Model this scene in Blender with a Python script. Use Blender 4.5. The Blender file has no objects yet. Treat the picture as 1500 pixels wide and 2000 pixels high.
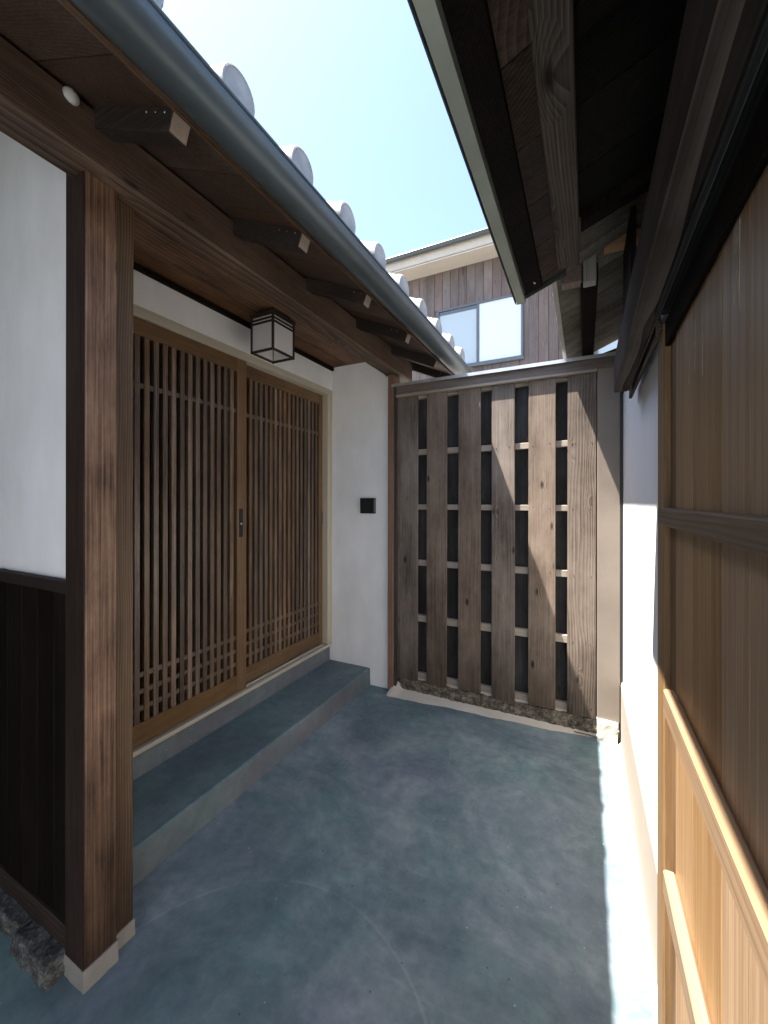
import bpy, bmesh, math, random
from mathutils import Vector, Matrix, noise
random.seed(7)
S = bpy.context.scene
COL = S.collection

# ------------------------------------------------------------------ camera
cam = bpy.data.cameras.new('camera'); camo = bpy.data.objects.new('camera', cam); COL.objects.link(camo)
cam.sensor_fit = 'VERTICAL'; cam.sensor_height = 36.0; cam.lens = 777.3 / 2000 * 36
cam.shift_y = -20.5 / 2000; cam.clip_start = 0.02; cam.clip_end = 800
camo.location = (0, 0, 1.35)
camo.rotation_euler = (Matrix.Rotation(math.radians(26.829), 3, 'Z') @ Matrix.Rotation(math.radians(90), 3, 'X')
                       @ Matrix.Rotation(math.radians(0.063), 3, 'Z')).to_euler()
S.camera = camo
# ------------------------------------------------------------------ sky, sun, exposure
LD = Vector((1.0, 0.62, -2.87)).normalized()          # way the sunlight travels
SUN_EL = math.asin(-LD.z); SUN_AZ = math.atan2(-LD.x, -LD.y)
w = bpy.data.worlds.new('World'); S.world = w; w.use_nodes = True
nt = w.node_tree; bg = nt.nodes['Background']
sky = nt.nodes.new('ShaderNodeTexSky'); sky.sky_type = 'NISHITA'; sky.sun_disc = False
sky.sun_elevation = SUN_EL; sky.sun_rotation = SUN_AZ
sky.air_density = 1.0; sky.dust_density = 1.4; sky.altitude = 0; sky.ozone_density = 1.0
nt.links.new(sky.outputs[0], bg.inputs[0]); bg.inputs[1].default_value = 0.05
sl = bpy.data.lights.new('sun', 'SUN'); sl.energy = 2.45; sl.angle = math.radians(0.53); sl.color = (1, .955, .89)
so = bpy.data.objects.new('sun', sl); COL.objects.link(so)
so.rotation_euler = LD.to_track_quat('-Z', 'Y').to_euler(); so.location = (-4, -3, 9)
S.view_settings.view_transform = 'Standard'; S.view_settings.look = 'None'
S.view_settings.gamma = 1; S.view_settings.exposure = 3.25

S.cycles.max_bounces = 7; S.cycles.diffuse_bounces = 5; S.cycles.glossy_bounces = 3; S.cycles.caustics_reflective = False; S.cycles.caustics_refractive = False
# ------------------------------------------------------------------ materials
def newmat(name):
    m = bpy.data.materials.new(name); m.use_nodes = True
    n = m.node_tree.nodes; b = n['Principled BSDF']
    return m, m.node_tree, b
class G:
    """tiny node helper"""
    def __init__(s, t): s.t = t; s.n = t.nodes; s.l = t.links
    def node(s, ty, **k):
        x = s.n.new(ty)
        for a, v in k.items(): setattr(x, a, v)
        return x
    def put(s, sock, v):
        if isinstance(v, bpy.types.NodeSocket): s.l.new(v, sock)
        else: sock.default_value = v
    def math(s, op, a, b=0.0, c=None, clamp=False):
        x = s.node('ShaderNodeMath', operation=op); x.use_clamp = clamp
        s.put(x.inputs[0], a); s.put(x.inputs[1], b)
        if c is not None: s.put(x.inputs[2], c)
        return x.outputs[0]
    def vmath(s, op, a, b=(0, 0, 0)):
        x = s.node('ShaderNodeVectorMath', operation=op); s.put(x.inputs[0], a); s.put(x.inputs[1], b); return x.outputs[0]
    def noise(s, v, scale, detail=4, rough=.55, dist=0):
        x = s.node('ShaderNodeTexNoise'); s.put(x.inputs['Vector'], v); x.inputs['Scale'].default_value = scale
        x.inputs['Detail'].default_value = detail; x.inputs['Roughness'].default_value = rough; x.inputs['Distortion'].default_value = dist
        return x.outputs[0]
    def mix(s, f, a, b, blend='MIX'):
        x = s.node('ShaderNodeMix', data_type='RGBA', blend_type=blend)
        s.put(x.inputs[0], f); s.put(x.inputs[6], a if isinstance(a, bpy.types.NodeSocket) else (*a, 1))
        s.put(x.inputs[7], b if isinstance(b, bpy.types.NodeSocket) else (*b, 1)); return x.outputs[2]
    def ramp(s, f, stops):
        x = s.node('ShaderNodeValToRGB'); e = x.color_ramp.elements
        while len(e) < len(stops): e.new(.5)
        for i, (p, c) in enumerate(stops): e[i].position = p; e[i].color = (*c, 1)
        s.put(x.inputs[0], f); return x.outputs[0]
    def rng(s, v, a, b, c=0., d=1.):
        x = s.node('ShaderNodeMapRange'); s.put(x.inputs[0], v)
        for i, q in enumerate((a, b, c, d)): x.inputs[1 + i].default_value = q
        return x.outputs[0]
    def bump(s, h, strength, dist=.003, normal=None):
        x = s.node('ShaderNodeBump'); x.inputs['Strength'].default_value = strength; x.inputs['Distance'].default_value = dist
        s.put(x.inputs['Height'], h)
        if normal: s.put(x.inputs['Normal'], normal)
        return x.outputs[0]
    def coord(s):
        tc = s.node('ShaderNodeTexCoord'); oi = s.node('ShaderNodeObjectInfo')
        r = oi.outputs['Random']; cb = s.node('ShaderNodeCombineXYZ')
        s.put(cb.inputs[0], s.math('MULTIPLY_ADD', r, 17.3, 1.9)); s.put(cb.inputs[1], s.math('MULTIPLY_ADD', s.math('FRACT', s.math('MULTIPLY', r, 71.7)), 13.1, 1.7))
        s.put(cb.inputs[2], s.math('MULTIPLY_ADD', s.math('FRACT', s.math('MULTIPLY', r, 397.3)), 23.7, 2.1))
        return tc.outputs['Object'], s.vmath('ADD', tc.outputs['Object'], cb.outputs[0]), r

def wood(name, dark, mid, light, axis='z', rings=48., rough=.62, knots=0., streak=.5, var=.25, patch=.35, spec=.35, bump=.4, stain=None, wob=.03, ps=.4, pscale=5., ringc=.62):
    m, t, b = newmat(name); g = G(t); _, co, rnd = g.coord()
    sc = lambda k: {'x': (k, 1, 1), 'y': (1, k, 1), 'z': (1, 1, k)}[axis]
    slow = g.vmath('MULTIPLY', co, sc(.22))
    d = g.noise(slow, 4.5, 2)
    disp = g.math('MULTIPLY', d, wob)
    kv = None
    if knots:
        vo = g.node('ShaderNodeTexVoronoi'); g.put(vo.inputs['Vector'], g.vmath('MULTIPLY', co, sc(.38))); vo.inputs['Scale'].default_value = 10.
        kd = vo.outputs['Distance']; kv = g.rng(kd, .05, .13, 1, 0)
        disp = g.math('ADD', disp, g.math('MULTIPLY', g.rng(kd, .03, .32, 1, 0), .012))
    wv = g.node('ShaderNodeTexWave', wave_type='RINGS', rings_direction=axis.upper(), wave_profile='SAW')
    dd = g.node('ShaderNodeVectorMath', operation='SCALE'); g.put(dd.inputs[0], (1, 1, 1)); g.put(dd.inputs[3], disp)
    g.put(wv.inputs['Vector'], g.vmath('ADD', g.vmath('MULTIPLY', co, sc(.04)), dd.outputs[0]))
    wv.inputs['Scale'].default_value = rings; wv.inputs['Distortion'].default_value = .0; wv.inputs['Detail'].default_value = 0
    st = g.noise(g.vmath('MULTIPLY', co, sc(.012)), 190, 3, .65); pa = g.noise(g.vmath('MULTIPLY', co, sc(ps)), pscale, 5, .68)
    f = g.math('ADD', g.math('MULTIPLY', g.math('SUBTRACT', wv.outputs['Fac'], .5), (1 - streak) * ringc), g.math('MULTIPLY', g.math('SUBTRACT', st, .5), streak * 1.5))
    f = g.math('ADD', .5, f)
    fc = g.math('ADD', f, g.math('MULTIPLY', g.math('SUBTRACT', pa, .5), patch * 2.0))
    c = g.ramp(fc, [(.15, dark), (.5, mid), (.88, light)])
    br = g.rng(rnd, 0, 1, 1 - var, 1 + var); hs = g.node('ShaderNodeHueSaturation'); g.put(hs.inputs['Color'], c); g.put(hs.inputs['Value'], br)
    g.put(hs.inputs['Saturation'], g.rng(g.math('FRACT', g.math('MULTIPLY', rnd, 9.7)), 0, 1, .82, 1.15)); c = hs.outputs[0]
    if kv is not None: c = g.mix(g.math('MULTIPLY', kv, knots), c, tuple(q * .45 for q in dark))
    if stain: c = stain(g, c)
    g.put(b.inputs['Base Color'], c)
    g.put(b.inputs['Roughness'], g.rng(fc, 0, 1, rough + .12, rough - .08)); b.inputs['Specular IOR Level'].default_value = spec
    g.put(b.inputs['Normal'], g.bump(f, bump, .0012))
    return m

def plaster(name, col, var=.07, bump=.5, rough=.85):
    m, t, b = newmat(name); g = G(t); tc, co, _ = g.coord()
    n = g.noise(co, 1.7, 5, .6); n2 = g.noise(co, 60, 4, .6); n3 = g.noise(g.vmath('MULTIPLY', co, (1, 1, .3)), 9, 3)
    f = g.math('ADD', g.math('MULTIPLY', n, .6), g.math('MULTIPLY', n3, .4))
    g.put(b.inputs['Base Color'], g.ramp(f, [(.3, tuple(q * (1 - 2.5 * var) for q in col)), (.65, col)]))
    b.inputs['Roughness'].default_value = rough; b.inputs['Specular IOR Level'].default_value = .25
    g.put(b.inputs['Normal'], g.bump(g.math('ADD', n2, g.math('MULTIPLY', n3, 1.5)), bump, .0015))
    return m

def concrete(name, c0, c1, c2, arcs=(), rough=(.45, .75), bump=.35):
    m, t, b = newmat(name); g = G(t)
    tc = g.node('ShaderNodeTexCoord'); co = tc.outputs['Object']
    warp = g.node('ShaderNodeTexNoise'); g.put(warp.inputs['Vector'], co); warp.inputs['Scale'].default_value = 1.1
    wc = g.vmath('ADD', co, g.vmath('MULTIPLY', warp.outputs['Color'], (.6, .6, .1)))
    n1 = g.noise(wc, 1.6, 6, .62, .6); n2 = g.noise(wc, 5.5, 5, .62, .4); n3 = g.noise(co, 95, 3, .6)
    sw = g.noise(g.vmath('MULTIPLY', wc, (1.0, 4.5, 1)), 3.0, 5, .6, .5)
    n4 = g.noise(co, 19, 4, .7, .1)
    f = g.math('ADD', g.math('ADD', g.math('MULTIPLY', n1, .42), g.math('MULTIPLY', n4, .2)), g.math('ADD', g.math('MULTIPLY', n2, .26), g.math('MULTIPLY', sw, .12)))
    c = g.ramp(f, [(.36, c0), (.5, c1), (.63, c2)])
    # green and violet tint patches left by the pigment
    tn = g.noise(wc, 2.1, 5, .6); c = g.mix(g.rng(tn, .36, .5, .8, 0), c, g.mix(1., c, (1.03, .97, 1.05), 'MULTIPLY')); c = g.mix(g.rng(tn, .5, .64, 0, .9), c, g.mix(1., c, (.86, 1.04, .99), 'MULTIPLY'))
    vo = g.node('ShaderNodeTexVoronoi'); g.put(vo.inputs['Vector'], co); vo.inputs['Scale'].default_value = 30; vo.inputs['Randomness'].default_value = 1
    sp = g.rng(vo.outputs['Distance'], .05, .11, 1, 0); pick = g.node('ShaderNodeSeparateColor'); g.put(pick.inputs[0], vo.outputs['Color'])
    c = g.mix(g.math('MULTIPLY', sp, g.rng(pick.outputs[0], .90, .91, 0, .6)), c, (.55, .55, .53))
    c = g.mix(g.math('MULTIPLY', sp, g.rng(pick.outputs[1], .84, .85, 0, .75)), c, (.03, .035, .04))
    h = g.math('ADD', g.math('MULTIPLY', n3, .3), g.math('MULTIPLY', n4, .9))
    sep = g.node('ShaderNodeSeparateXYZ'); g.put(sep.inputs[0], wc)
    for (ax, ay, r, wd, amt, q0) in arcs:      # trowel sweeps left in the finish
        dv = g.vmath('SUBTRACT', co, (ax, ay, 0)); ln = g.node('ShaderNodeVectorMath', operation='LENGTH')
        g.put(ln.inputs[0], g.vmath('MULTIPLY', g.vmath('ADD', dv, g.vmath('MULTIPLY', warp.outputs['Color'], (.05, .05, 0))), (1, 1, 0)))
        dd = g.math('SUBTRACT', ln.outputs['Value'], r)
        line = g.rng(g.math('ABSOLUTE', dd), 0, wd, 1, 0)
        inside = g.rng(dd, -.16, 0, 0, 1); inside = g.math('MULTIPLY', inside, g.rng(dd, 0, .004, 1, 0))
        br = g.rng(n2, .38, .6, 0, 1)
        c = g.mix(g.math('MULTIPLY', g.math('MULTIPLY', line, br), amt), c, tuple(min(1, q * 1.5) for q in c2))
        c = g.mix(g.math('MULTIPLY', inside, .30 * amt), c, c0)
        h = g.math('ADD', h, g.math('MULTIPLY', line, .2))
    g.put(b.inputs['Base Color'], c)
    g.put(b.inputs['Roughness'], g.rng(n2, .3, .7, rough[0], rough[1])); b.inputs['Specular IOR Level'].default_value = .4
    g.put(b.inputs['Normal'], g.bump(h, bump, .004))
    return m

def simple(name, col, rough=.5, metal=0., var=.15, scale=12, spec=.5, bump=0., trans=0.):
    m, t, b = newmat(name); g = G(t); _, co, rnd = g.coord()
    n = g.noise(co, scale, 5, .6)
    c = g.ramp(n, [(.3, tuple(q * (1 - var) for q in col)), (.7, tuple(min(1, q * (1 + var)) for q in col))])
    g.put(b.inputs['Base Color'], c); g.put(b.inputs['Roughness'], g.rng(n, .3, .7, rough * .85, min(1, rough * 1.15)))
    b.inputs['Metallic'].default_value = metal; b.inputs['Specular IOR Level'].default_value = spec
    if bump: g.put(b.inputs['Normal'], g.bump(g.noise(co, scale * 4, 4), bump, .003))
    return m

def damp_foot(z0, z1, amt):
    # splash dirt creeping up from the ground, with its own ragged edge
    def fn(g, c):
        tc = g.node('ShaderNodeNewGeometry'); sp = g.node('ShaderNodeSeparateXYZ'); g.put(sp.inputs[0], tc.outputs['Position'])
        n = g.noise(g.vmath('MULTIPLY', tc.outputs['Position'], (1, 1, .35)), 22, 5, .65)
        z = g.math('ADD', sp.outputs[2], g.math('MULTIPLY', g.math('SUBTRACT', n, .5), .5))
        return g.mix(g.rng(z, z0, z1, amt, 0), c, g.mix(1., c, (.22, .2, .17), 'MULTIPLY'))
    return fn

M = {}
M['floor'] = concrete('blue_grey_mortar', (.07, .115, .137), (.165, .22, .244), (.3, .352, .368),
    arcs=((-.735, .645, .52, .007, .26, 0), (-.35, 1.75, .72, .006, .10, 0), (-1.05, 1.95, .45, .006, .10, 0)))
M['step'] = concrete('step_mortar', (.07, .115, .132), (.135, .185, .203), (.225, .278, .294), bump=.4)
M['riser'] = concrete('riser_mortar', (.1, .11, .125), (.15, .16, .178), (.21, .22, .238), bump=.4)
M['ground'] = concrete('outer_ground', (.12, .11, .1), (.18, .17, .15), (.25, .23, .2))
M['paving'] = concrete('pale_bounce_paving', (.42, .41, .395), (.5, .49, .47), (.57, .56, .54))
M['plaster'] = plaster('white_plaster', (.9, .89, .875))
M['plaster_cool'] = plaster('white_lime_plaster', (.82, .82, .82), .03)
M['cream'] = wood('cream_door_frame', (.40, .345, .25), (.52, .455, .34), (.6, .53, .41), 'z', streak=.6, patch=.15, var=.04, rough=.5, bump=.15)
M['cream_y'] = wood('cream_door_frame_long', (.40, .345, .25), (.52, .455, .34), (.6, .53, .41), 'y', streak=.6, patch=.15, var=.04, rough=.5, bump=.15)
slatc = ((.032, .018, .01), (.125, .075, .042), (.26, .17, .1))
M['slat'] = wood('stained_lattice', *slatc, 'z', streak=.6, var=.45, patch=.55, rough=.36, spec=.55)
M['slat_y'] = wood('stained_lattice_bar', (.04, .027, .018), (.12, .082, .054), (.2, .14, .095), 'y', streak=.6, var=.1, patch=.3, rough=.45)
M['doorframe'] = wood('door_stile_wood', (.07, .038, .017), (.165, .094, .046), (.245, .15, .078), 'z', streak=.7, var=.08, patch=.4, rough=.5)
M['doorrail'] = wood('door_rail_wood', (.028, .012, .005), (.13, .07, .027), (.26, .152, .067), 'y', rings=70, streak=.35, var=.06, patch=.4, rough=.5)
M['post'] = wood('reddish_post_wood', (.028, .014, .008), (.165, .085, .045), (.31, .185, .108), 'z', rings=40, streak=.82, knots=.8, patch=.6, ps=.4, pscale=8., wob=.015, var=.05, rough=.5, spec=.35, stain=damp_foot(.02, .8, .92))
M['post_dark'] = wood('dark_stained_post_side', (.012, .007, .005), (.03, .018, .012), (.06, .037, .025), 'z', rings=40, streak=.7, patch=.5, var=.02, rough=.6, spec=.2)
M['post2'] = wood('brown_post_wood', (.045, .026, .013), (.125, .074, .039), (.22, .145, .085), 'z', rings=60, streak=.4, patch=.35, var=.05, rough=.55, stain=damp_foot(.0, .6, .92))
M['black_wood'] = wood('blackened_wood', (.004, .0028, .002), (.009, .0065, .005), (.019, .014, .011), 'z', streak=.6, rough=.7, spec=.06)
M['shade_black'] = wood('shade_black_boards', (.004, .0035, .003), (.008, .007, .006), (.016, .014, .012), 'x', streak=.6, rough=.8, spec=.1)  # black colour stands in for the deep shade under the inner eave
M['black_wood_x'] = wood('blackened_wood_cross', (.016, .01, .007), (.034, .022, .016), (.06, .041, .031), 'x', streak=.6, rough=.6, spec=.2)
beamc = ((.025, .013, .007), (.1, .057, .032), (.2, .125, .078))
M['beam'] = wood('eave_beam_wood', *beamc, 'y', rings=44, streak=.4, knots=.8, patch=.5, var=.08, rough=.6)
M['ceil'] = wood('ceiling_plank_wood', (.03, .013, .006), (.135, .064, .028), (.24, .128, .062), 'y', rings=32, streak=.45, patch=.75, var=.2, rough=.55)
M['rafter'] = wood('rafter_wood', (.01, .007, .0055), (.028, .02, .0155), (.06, .045, .036), 'x', streak=.6, var=.15, rough=.6)
M['sheath'] = wood('sheathing_wood', (.02, .011, .008), (.065, .038, .026), (.12, .075, .053), 'x', rings=40, streak=.6, var=.22, patch=.5, rough=.65)
M['endgrain'] = wood('end_grain', (.16, .12, .09), (.27, .21, .17), (.36, .29, .24), 'x', rings=80, streak=.3, var=.1, rough=.8)
M['fence'] = wood('weathered_fence_board', (.035, .026, .02), (.158, .122, .096), (.275, .222, .182), 'z', rings=62, streak=.5, knots=1., patch=.55, wob=.03, ringc=.6, var=.16, rough=.72, spec=.25, bump=.9, stain=damp_foot(-.05, .55, .75))
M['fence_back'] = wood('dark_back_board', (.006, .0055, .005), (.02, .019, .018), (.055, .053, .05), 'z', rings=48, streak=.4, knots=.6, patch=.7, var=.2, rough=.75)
M['fence_rail'] = wood('fence_rail_wood', (.17, .14, .115), (.3, .255, .21), (.42, .37, .31), 'x', streak=.5, var=.08, rough=.7)
M['fence_cap'] = wood('fence_cap_wood', (.06, .045, .036), (.15, .115, .095), (.24, .19, .16), 'x', rings=60, streak=.5, var=.06, rough=.6)
M['pillar'] = simple('brown_metal_cladding', (.19, .155, .125), .5, .0, .12, 3, .5)
M['jamb'] = wood('red_brown_jamb', (.07, .035, .022), (.2, .115, .075), (.31, .2, .14), 'z', streak=.6, var=.05, rough=.5)
M['darkstrip'] = simple('dark_metal_strip', (.035, .03, .026), .45, 0., .2, 20)
M['flash'] = simple('roof_flashing_metal', (.5, .51, .52), .4, .6, .1, 8)
M['gutter'] = simple('slate_gutter_metal', (.085, .105, .115), .38, .35, .15, 3, .6)
M['gutter2'] = simple('pale_green_drip_metal', (.40, .44, .38), .42, .35, .12, 6, .5)
M['tile'] = simple('pale_roof_tile', (.36, .352, .34), .6, 0., .25, 16, .4, .25)
M['cedar'] = wood('cedar_door_board', (.19, .098, .036), (.305, .172, .07), (.4, .248, .112), 'z', rings=30, streak=.85, var=.12, patch=.45, ps=.08, pscale=14., rough=.45, spec=.4, bump=.2)
M['cedar_y'] = wood('cedar_door_rail', (.17, .106, .06), (.255, .168, .1), (.32, .225, .142), 'y', rings=40, streak=.8, var=.06, patch=.3, rough=.5, bump=.25)
M['rail_shaded_dark'] = wood('shaded_dark_door_rail', (.075, .045, .024), (.14, .088, .05), (.2, .135, .082), 'y', rings=40, streak=.8, var=.06, patch=.3, rough=.55, bump=.25)  # darker wood, with the middle rail's shade also put into the colour
M['cedar_st'] = wood('cedar_door_stile', (.13, .075, .034), (.22, .132, .063), (.31, .2, .103), 'z', rings=48, streak=.75, var=.06, patch=.35, rough=.5, bump=.3)
M['weathbeam'] = wood('weathered_lintel', (.014, .011, .009), (.06, .047, .039), (.16, .135, .115), 'y', rings=44, streak=.25, var=.08, patch=.35, wob=.02, ringc=.6, rough=.8, spec=.12, bump=.7)
M['greyplank'] = wood('grey_lintel_plank', (.015, .015, .0145), (.035, .035, .034), (.07, .07, .068), 'y', streak=.6, var=.05, rough=.8, spec=.08)
M['oldpurlin'] = wood('old_purlin', (.018, .013, .01), (.075, .056, .043), (.16, .124, .097), 'y', rings=66, streak=.5, knots=.9, var=.1, rough=.75, spec=.15, bump=.9)
M['oldboard'] = wood('old_sheathing', (.015, .01, .008), (.05, .034, .026), (.1, .07, .054), 'x', rings=60, streak=.5, var=.25, patch=.5, rough=.8, spec=.15, bump=.8)
M['bracket'] = wood('red_grey_bracket', (.13, .09, .075), (.22, .165, .14), (.3, .24, .21), 'y', streak=.7, var=.05, rough=.75)
M['bracket_pale'] = wood('pale_grey_bracket', (.28, .26, .23), (.4, .375, .335), (.48, .45, .41), 'z', streak=.7, var=.05, rough=.75)
M['farboard'] = wood('grey_weathered_planks', (.05, .044, .036), (.15, .132, .108), (.28, .25, .21), 'x', rings=60, streak=.5, var=.2, patch=.7, rough=.8, spec=.15, bump=.9)
M['freshwood'] = wood('fresh_wood', (.22, .1, .045), (.4, .22, .1), (.54, .34, .18), 'x', rings=60, streak=.4, var=.06, rough=.6)
M['siding'] = wood('grey_violet_siding', (.075, .054, .047), (.145, .111, .1), (.225, .182, .168), 'z', rings=28, streak=.5, knots=.5, var=.16, patch=.45, rough=.75)
M['fascia'] = simple('beige_soffit', (.58, .52, .45), .7, 0, .06, 5)
M['darkmetal'] = simple('dark_window_metal', (.12, .13, .14), .4, .4, .1, 8)
M['lampwood'] = wood('lantern_dark_wood', (.012, .008, .006), (.03, .02, .015), (.06, .04, .03), 'z', streak=.6, rough=.45)
M['black'] = simple('black_plastic', (.012, .013, .013), .5, 0, .2, 30, .4)
M['steel'] = simple('bright_steel', (.7, .7, .68), .25, 1.0, .05, 20)
M['nailhead'] = simple('rusty_nail', (.09, .065, .05), .6, .5, .5, 60)
M['drip'] = simple('dried_drip', (.36, .3, .23), .7, 0, .3, 40)
M['dome'] = simple('grey_white_plastic', (.5, .48, .45), .5, 0, .05, 20)
M['mortar'] = plaster('pale_mortar', (.58, .54, .47), .09, .9, .9)
M['plinth'] = plaster('pale_concrete_plinth', (.33, .31, .28), .14, .9, .9)
M['tanboard'] = plaster('tan_base_board', (.40, .345, .285), .05, .3, .75)
M['creambead'] = plaster('cream_bead', (.68, .6, .48), .06, .5, .8)
def stone(name, a, bb, c):
    m, t, b = newmat(name); g = G(t); _, co, _ = g.coord()
    n = g.noise(co, 30, 6, .7); n2 = g.noise(co, 140, 4, .7)
    f = g.math('ADD', g.math('MULTIPLY', n, .6), g.math('MULTIPLY', n2, .4))
    g.put(b.inputs['Base Color'], g.ramp(f, [(.38, a), (.5, bb), (.64, c)])); b.inputs['Roughness'].default_value = .9; b.inputs['Specular IOR Level'].default_value = .2
    g.put(b.inputs['Normal'], g.bump(f, .9, .006)); return m
M['kerb'] = stone('gravelly_kerb', (.035, .03, .024), (.12, .1, .08), (.33, .29, .22))
M['footstone'] = stone('rough_grey_stone', (.03, .03, .03), (.1, .1, .095), (.28, .28, .26))
def glass(name, col, rough, spec=.8, coat=.6):
    m, t, b = newmat(name); g = G(t); _, co, _ = g.coord()
    g.put(b.inputs['Base Color'], g.mix(g.noise(co, 2, 2), col, tuple(q * .9 for q in col)))
    b.inputs['Roughness'].default_value = rough; b.inputs['Specular IOR Level'].default_value = spec; b.inputs['Coat Weight'].default_value = coat; b.inputs['Coat Roughness'].default_value = .05
    return m
M['doorglass'] = glass('dark_door_glass', (.004, .006, .006), .3, .2, .08)
M['winblind'] = glass('pale_window_blind', (.74, .77, .77), .3)
M['winblue'] = glass('blue_grey_window', (.44, .5, .52), .25)
M['paper'], t_, b_ = newmat('milky_lantern_glass'); g_ = G(t_); _, c_, _ = g_.coord()
g_.put(b_.inputs['Base Color'], g_.mix(g_.noise(c_, 8, 2), (.95, .94, .93), (.92, .91, .9))); b_.inputs['Roughness'].default_value = .45; b_.inputs['Specular IOR Level'].default_value = .25
tr_ = g_.node('ShaderNodeBsdfTranslucent'); tr_.inputs[0].default_value = (.9, .88, .87, 1); mx_ = g_.node('ShaderNodeMixShader'); mx_.inputs[0].default_value = .55
g_.put(mx_.inputs[1], b_.outputs[0]); g_.put(mx_.inputs[2], tr_.outputs[0]); g_.put(t_.nodes['Material Output'].inputs[0], mx_.outputs[0])

# ------------------------------------------------------------------ geometry helpers
MESH = {}
def thing(name, label, cat, loc=(0, 0, 0), group=None):
    o = bpy.data.objects.new(name, None); COL.objects.link(o); o.location = loc; o.empty_display_size = .1
    o['label'] = label; o['category'] = cat
    if group: o['group'] = group
    return o
def wpos(o):
    v = Vector(o.location)
    while o.parent: o = o.parent; v += Vector(o.location)
    return v
def link(name, me, loc, parent=None, rot=None):
    o = bpy.data.objects.new(name, me); COL.objects.link(o)
    o.location = Vector(loc) - (wpos(parent) if parent else Vector())
    if parent: o.parent = parent
    if rot: o.rotation_euler = rot
    return o
def tomesh(bm, name, mat, smooth=False):
    me = bpy.data.meshes.new(name); bm.normal_update(); bm.to_mesh(me); bm.free()
    me.materials.append(M[mat])
    if smooth:
        for p in me.polygons: p.use_smooth = True
    return me
def box(name, b, mat, parent=None, bev=.0025, rot=None):
    x0, x1, y0, y1, z0, z1 = b; d = (round(abs(x1 - x0), 4), round(abs(y1 - y0), 4), round(abs(z1 - z0), 4)); key = (d, mat, bev)
    if key not in MESH:
        bm = bmesh.new(); bmesh.ops.create_cube(bm, size=1); bmesh.ops.scale(bm, vec=d, verts=bm.verts)
        if bev: bmesh.ops.bevel(bm, geom=bm.edges[:], offset=min(bev, min(d) * .3), segments=1, affect='EDGES')
        MESH[key] = tomesh(bm, name, mat)
    return link(name, MESH[key], ((x0 + x1) / 2, (y0 + y1) / 2, (z0 + z1) / 2), parent, rot)
def extrude(name, pts, axis, a0, a1, mat, parent=None, bev=0., smooth=False):
    """polygon in the plane across `axis`, extruded from a0 to a1 (axis x: (y,z), y: (x,z), z: (x,y))"""
    put = {'x': lambda p, a: (a, p[0], p[1]), 'y': lambda p, a: (p[0], a, p[1]), 'z': lambda p, a: (p[0], p[1], a)}[axis]
    P3 = [Vector(put(p, a)) for a in (a0, a1) for p in pts]
    c = Vector([(min(q[i] for q in P3) + max(q[i] for q in P3)) / 2 for i in range(3)])
    bm = bmesh.new(); v = [bm.verts.new(q - c) for q in P3]; n = len(pts)
    bm.faces.new(v[:n]); bm.faces.new(v[n:][::-1])
    for i in range(n): bm.faces.new((v[i], v[n + i], v[n + (i + 1) % n], v[(i + 1) % n]))
    bmesh.ops.recalc_face_normals(bm, faces=bm.faces)
    if bev: bmesh.ops.bevel(bm, geom=bm.edges[:], offset=bev, segments=1, affect='EDGES')
    return link(name, tomesh(bm, name, mat, smooth), c, parent)
def rough_block(name, b, mat, parent=None, cuts=(14, 3, 3), amp=.012, seed=0., freq=14):
    """a lumpy stone or hand-laid mortar block"""
    x0, x1, y0, y1, z0, z1 = b; bm = bmesh.new(); bmesh.ops.create_cube(bm, size=1)
    nx, ny, nz = cuts; bm.free(); bm = bmesh.new()
    def grid(fn, na, nb):
        vs = [[bm.verts.new(fn(i / na, j / nb)) for j in range(nb + 1)] for i in range(na + 1)]
        for i in range(na):
            for j in range(nb): bm.faces.new((vs[i][j], vs[i + 1][j], vs[i + 1][j + 1], vs[i][j + 1]))
    grid(lambda a, c: Vector((a, c, 1)), nx, ny); grid(lambda a, c: Vector((a, 0, c)), nx, nz); grid(lambda a, c: Vector((a, 1, c)), nx, nz)
    grid(lambda a, c: Vector((0, a, c)), ny, nz); grid(lambda a, c: Vector((1, a, c)), ny, nz); grid(lambda a, c: Vector((a, c, 0)), nx, ny)
    bmesh.ops.remove_doubles(bm, verts=bm.verts, dist=1e-4)
    d = Vector((x1 - x0, y1 - y0, z1 - z0)); c = Vector(((x0 + x1) / 2, (y0 + y1) / 2, (z0 + z1) / 2))
    for v in bm.verts:
        p = Vector((v.co.x * d.x, v.co.y * d.y, v.co.z * d.z)) - d / 2
        w = p + c; k = noise.noise_vector(w * freq + Vector((seed, seed, seed))) + .5 * noise.noise_vector(w * freq * 2.3 + Vector((seed, 3, 1)))
        if v.co.z < .01: k = k * .2
        v.co = p + k * amp
    bmesh.ops.recalc_face_normals(bm, faces=bm.faces)
    return link(name, tomesh(bm, name, mat, mat == 'footstone'), c, parent)

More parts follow.
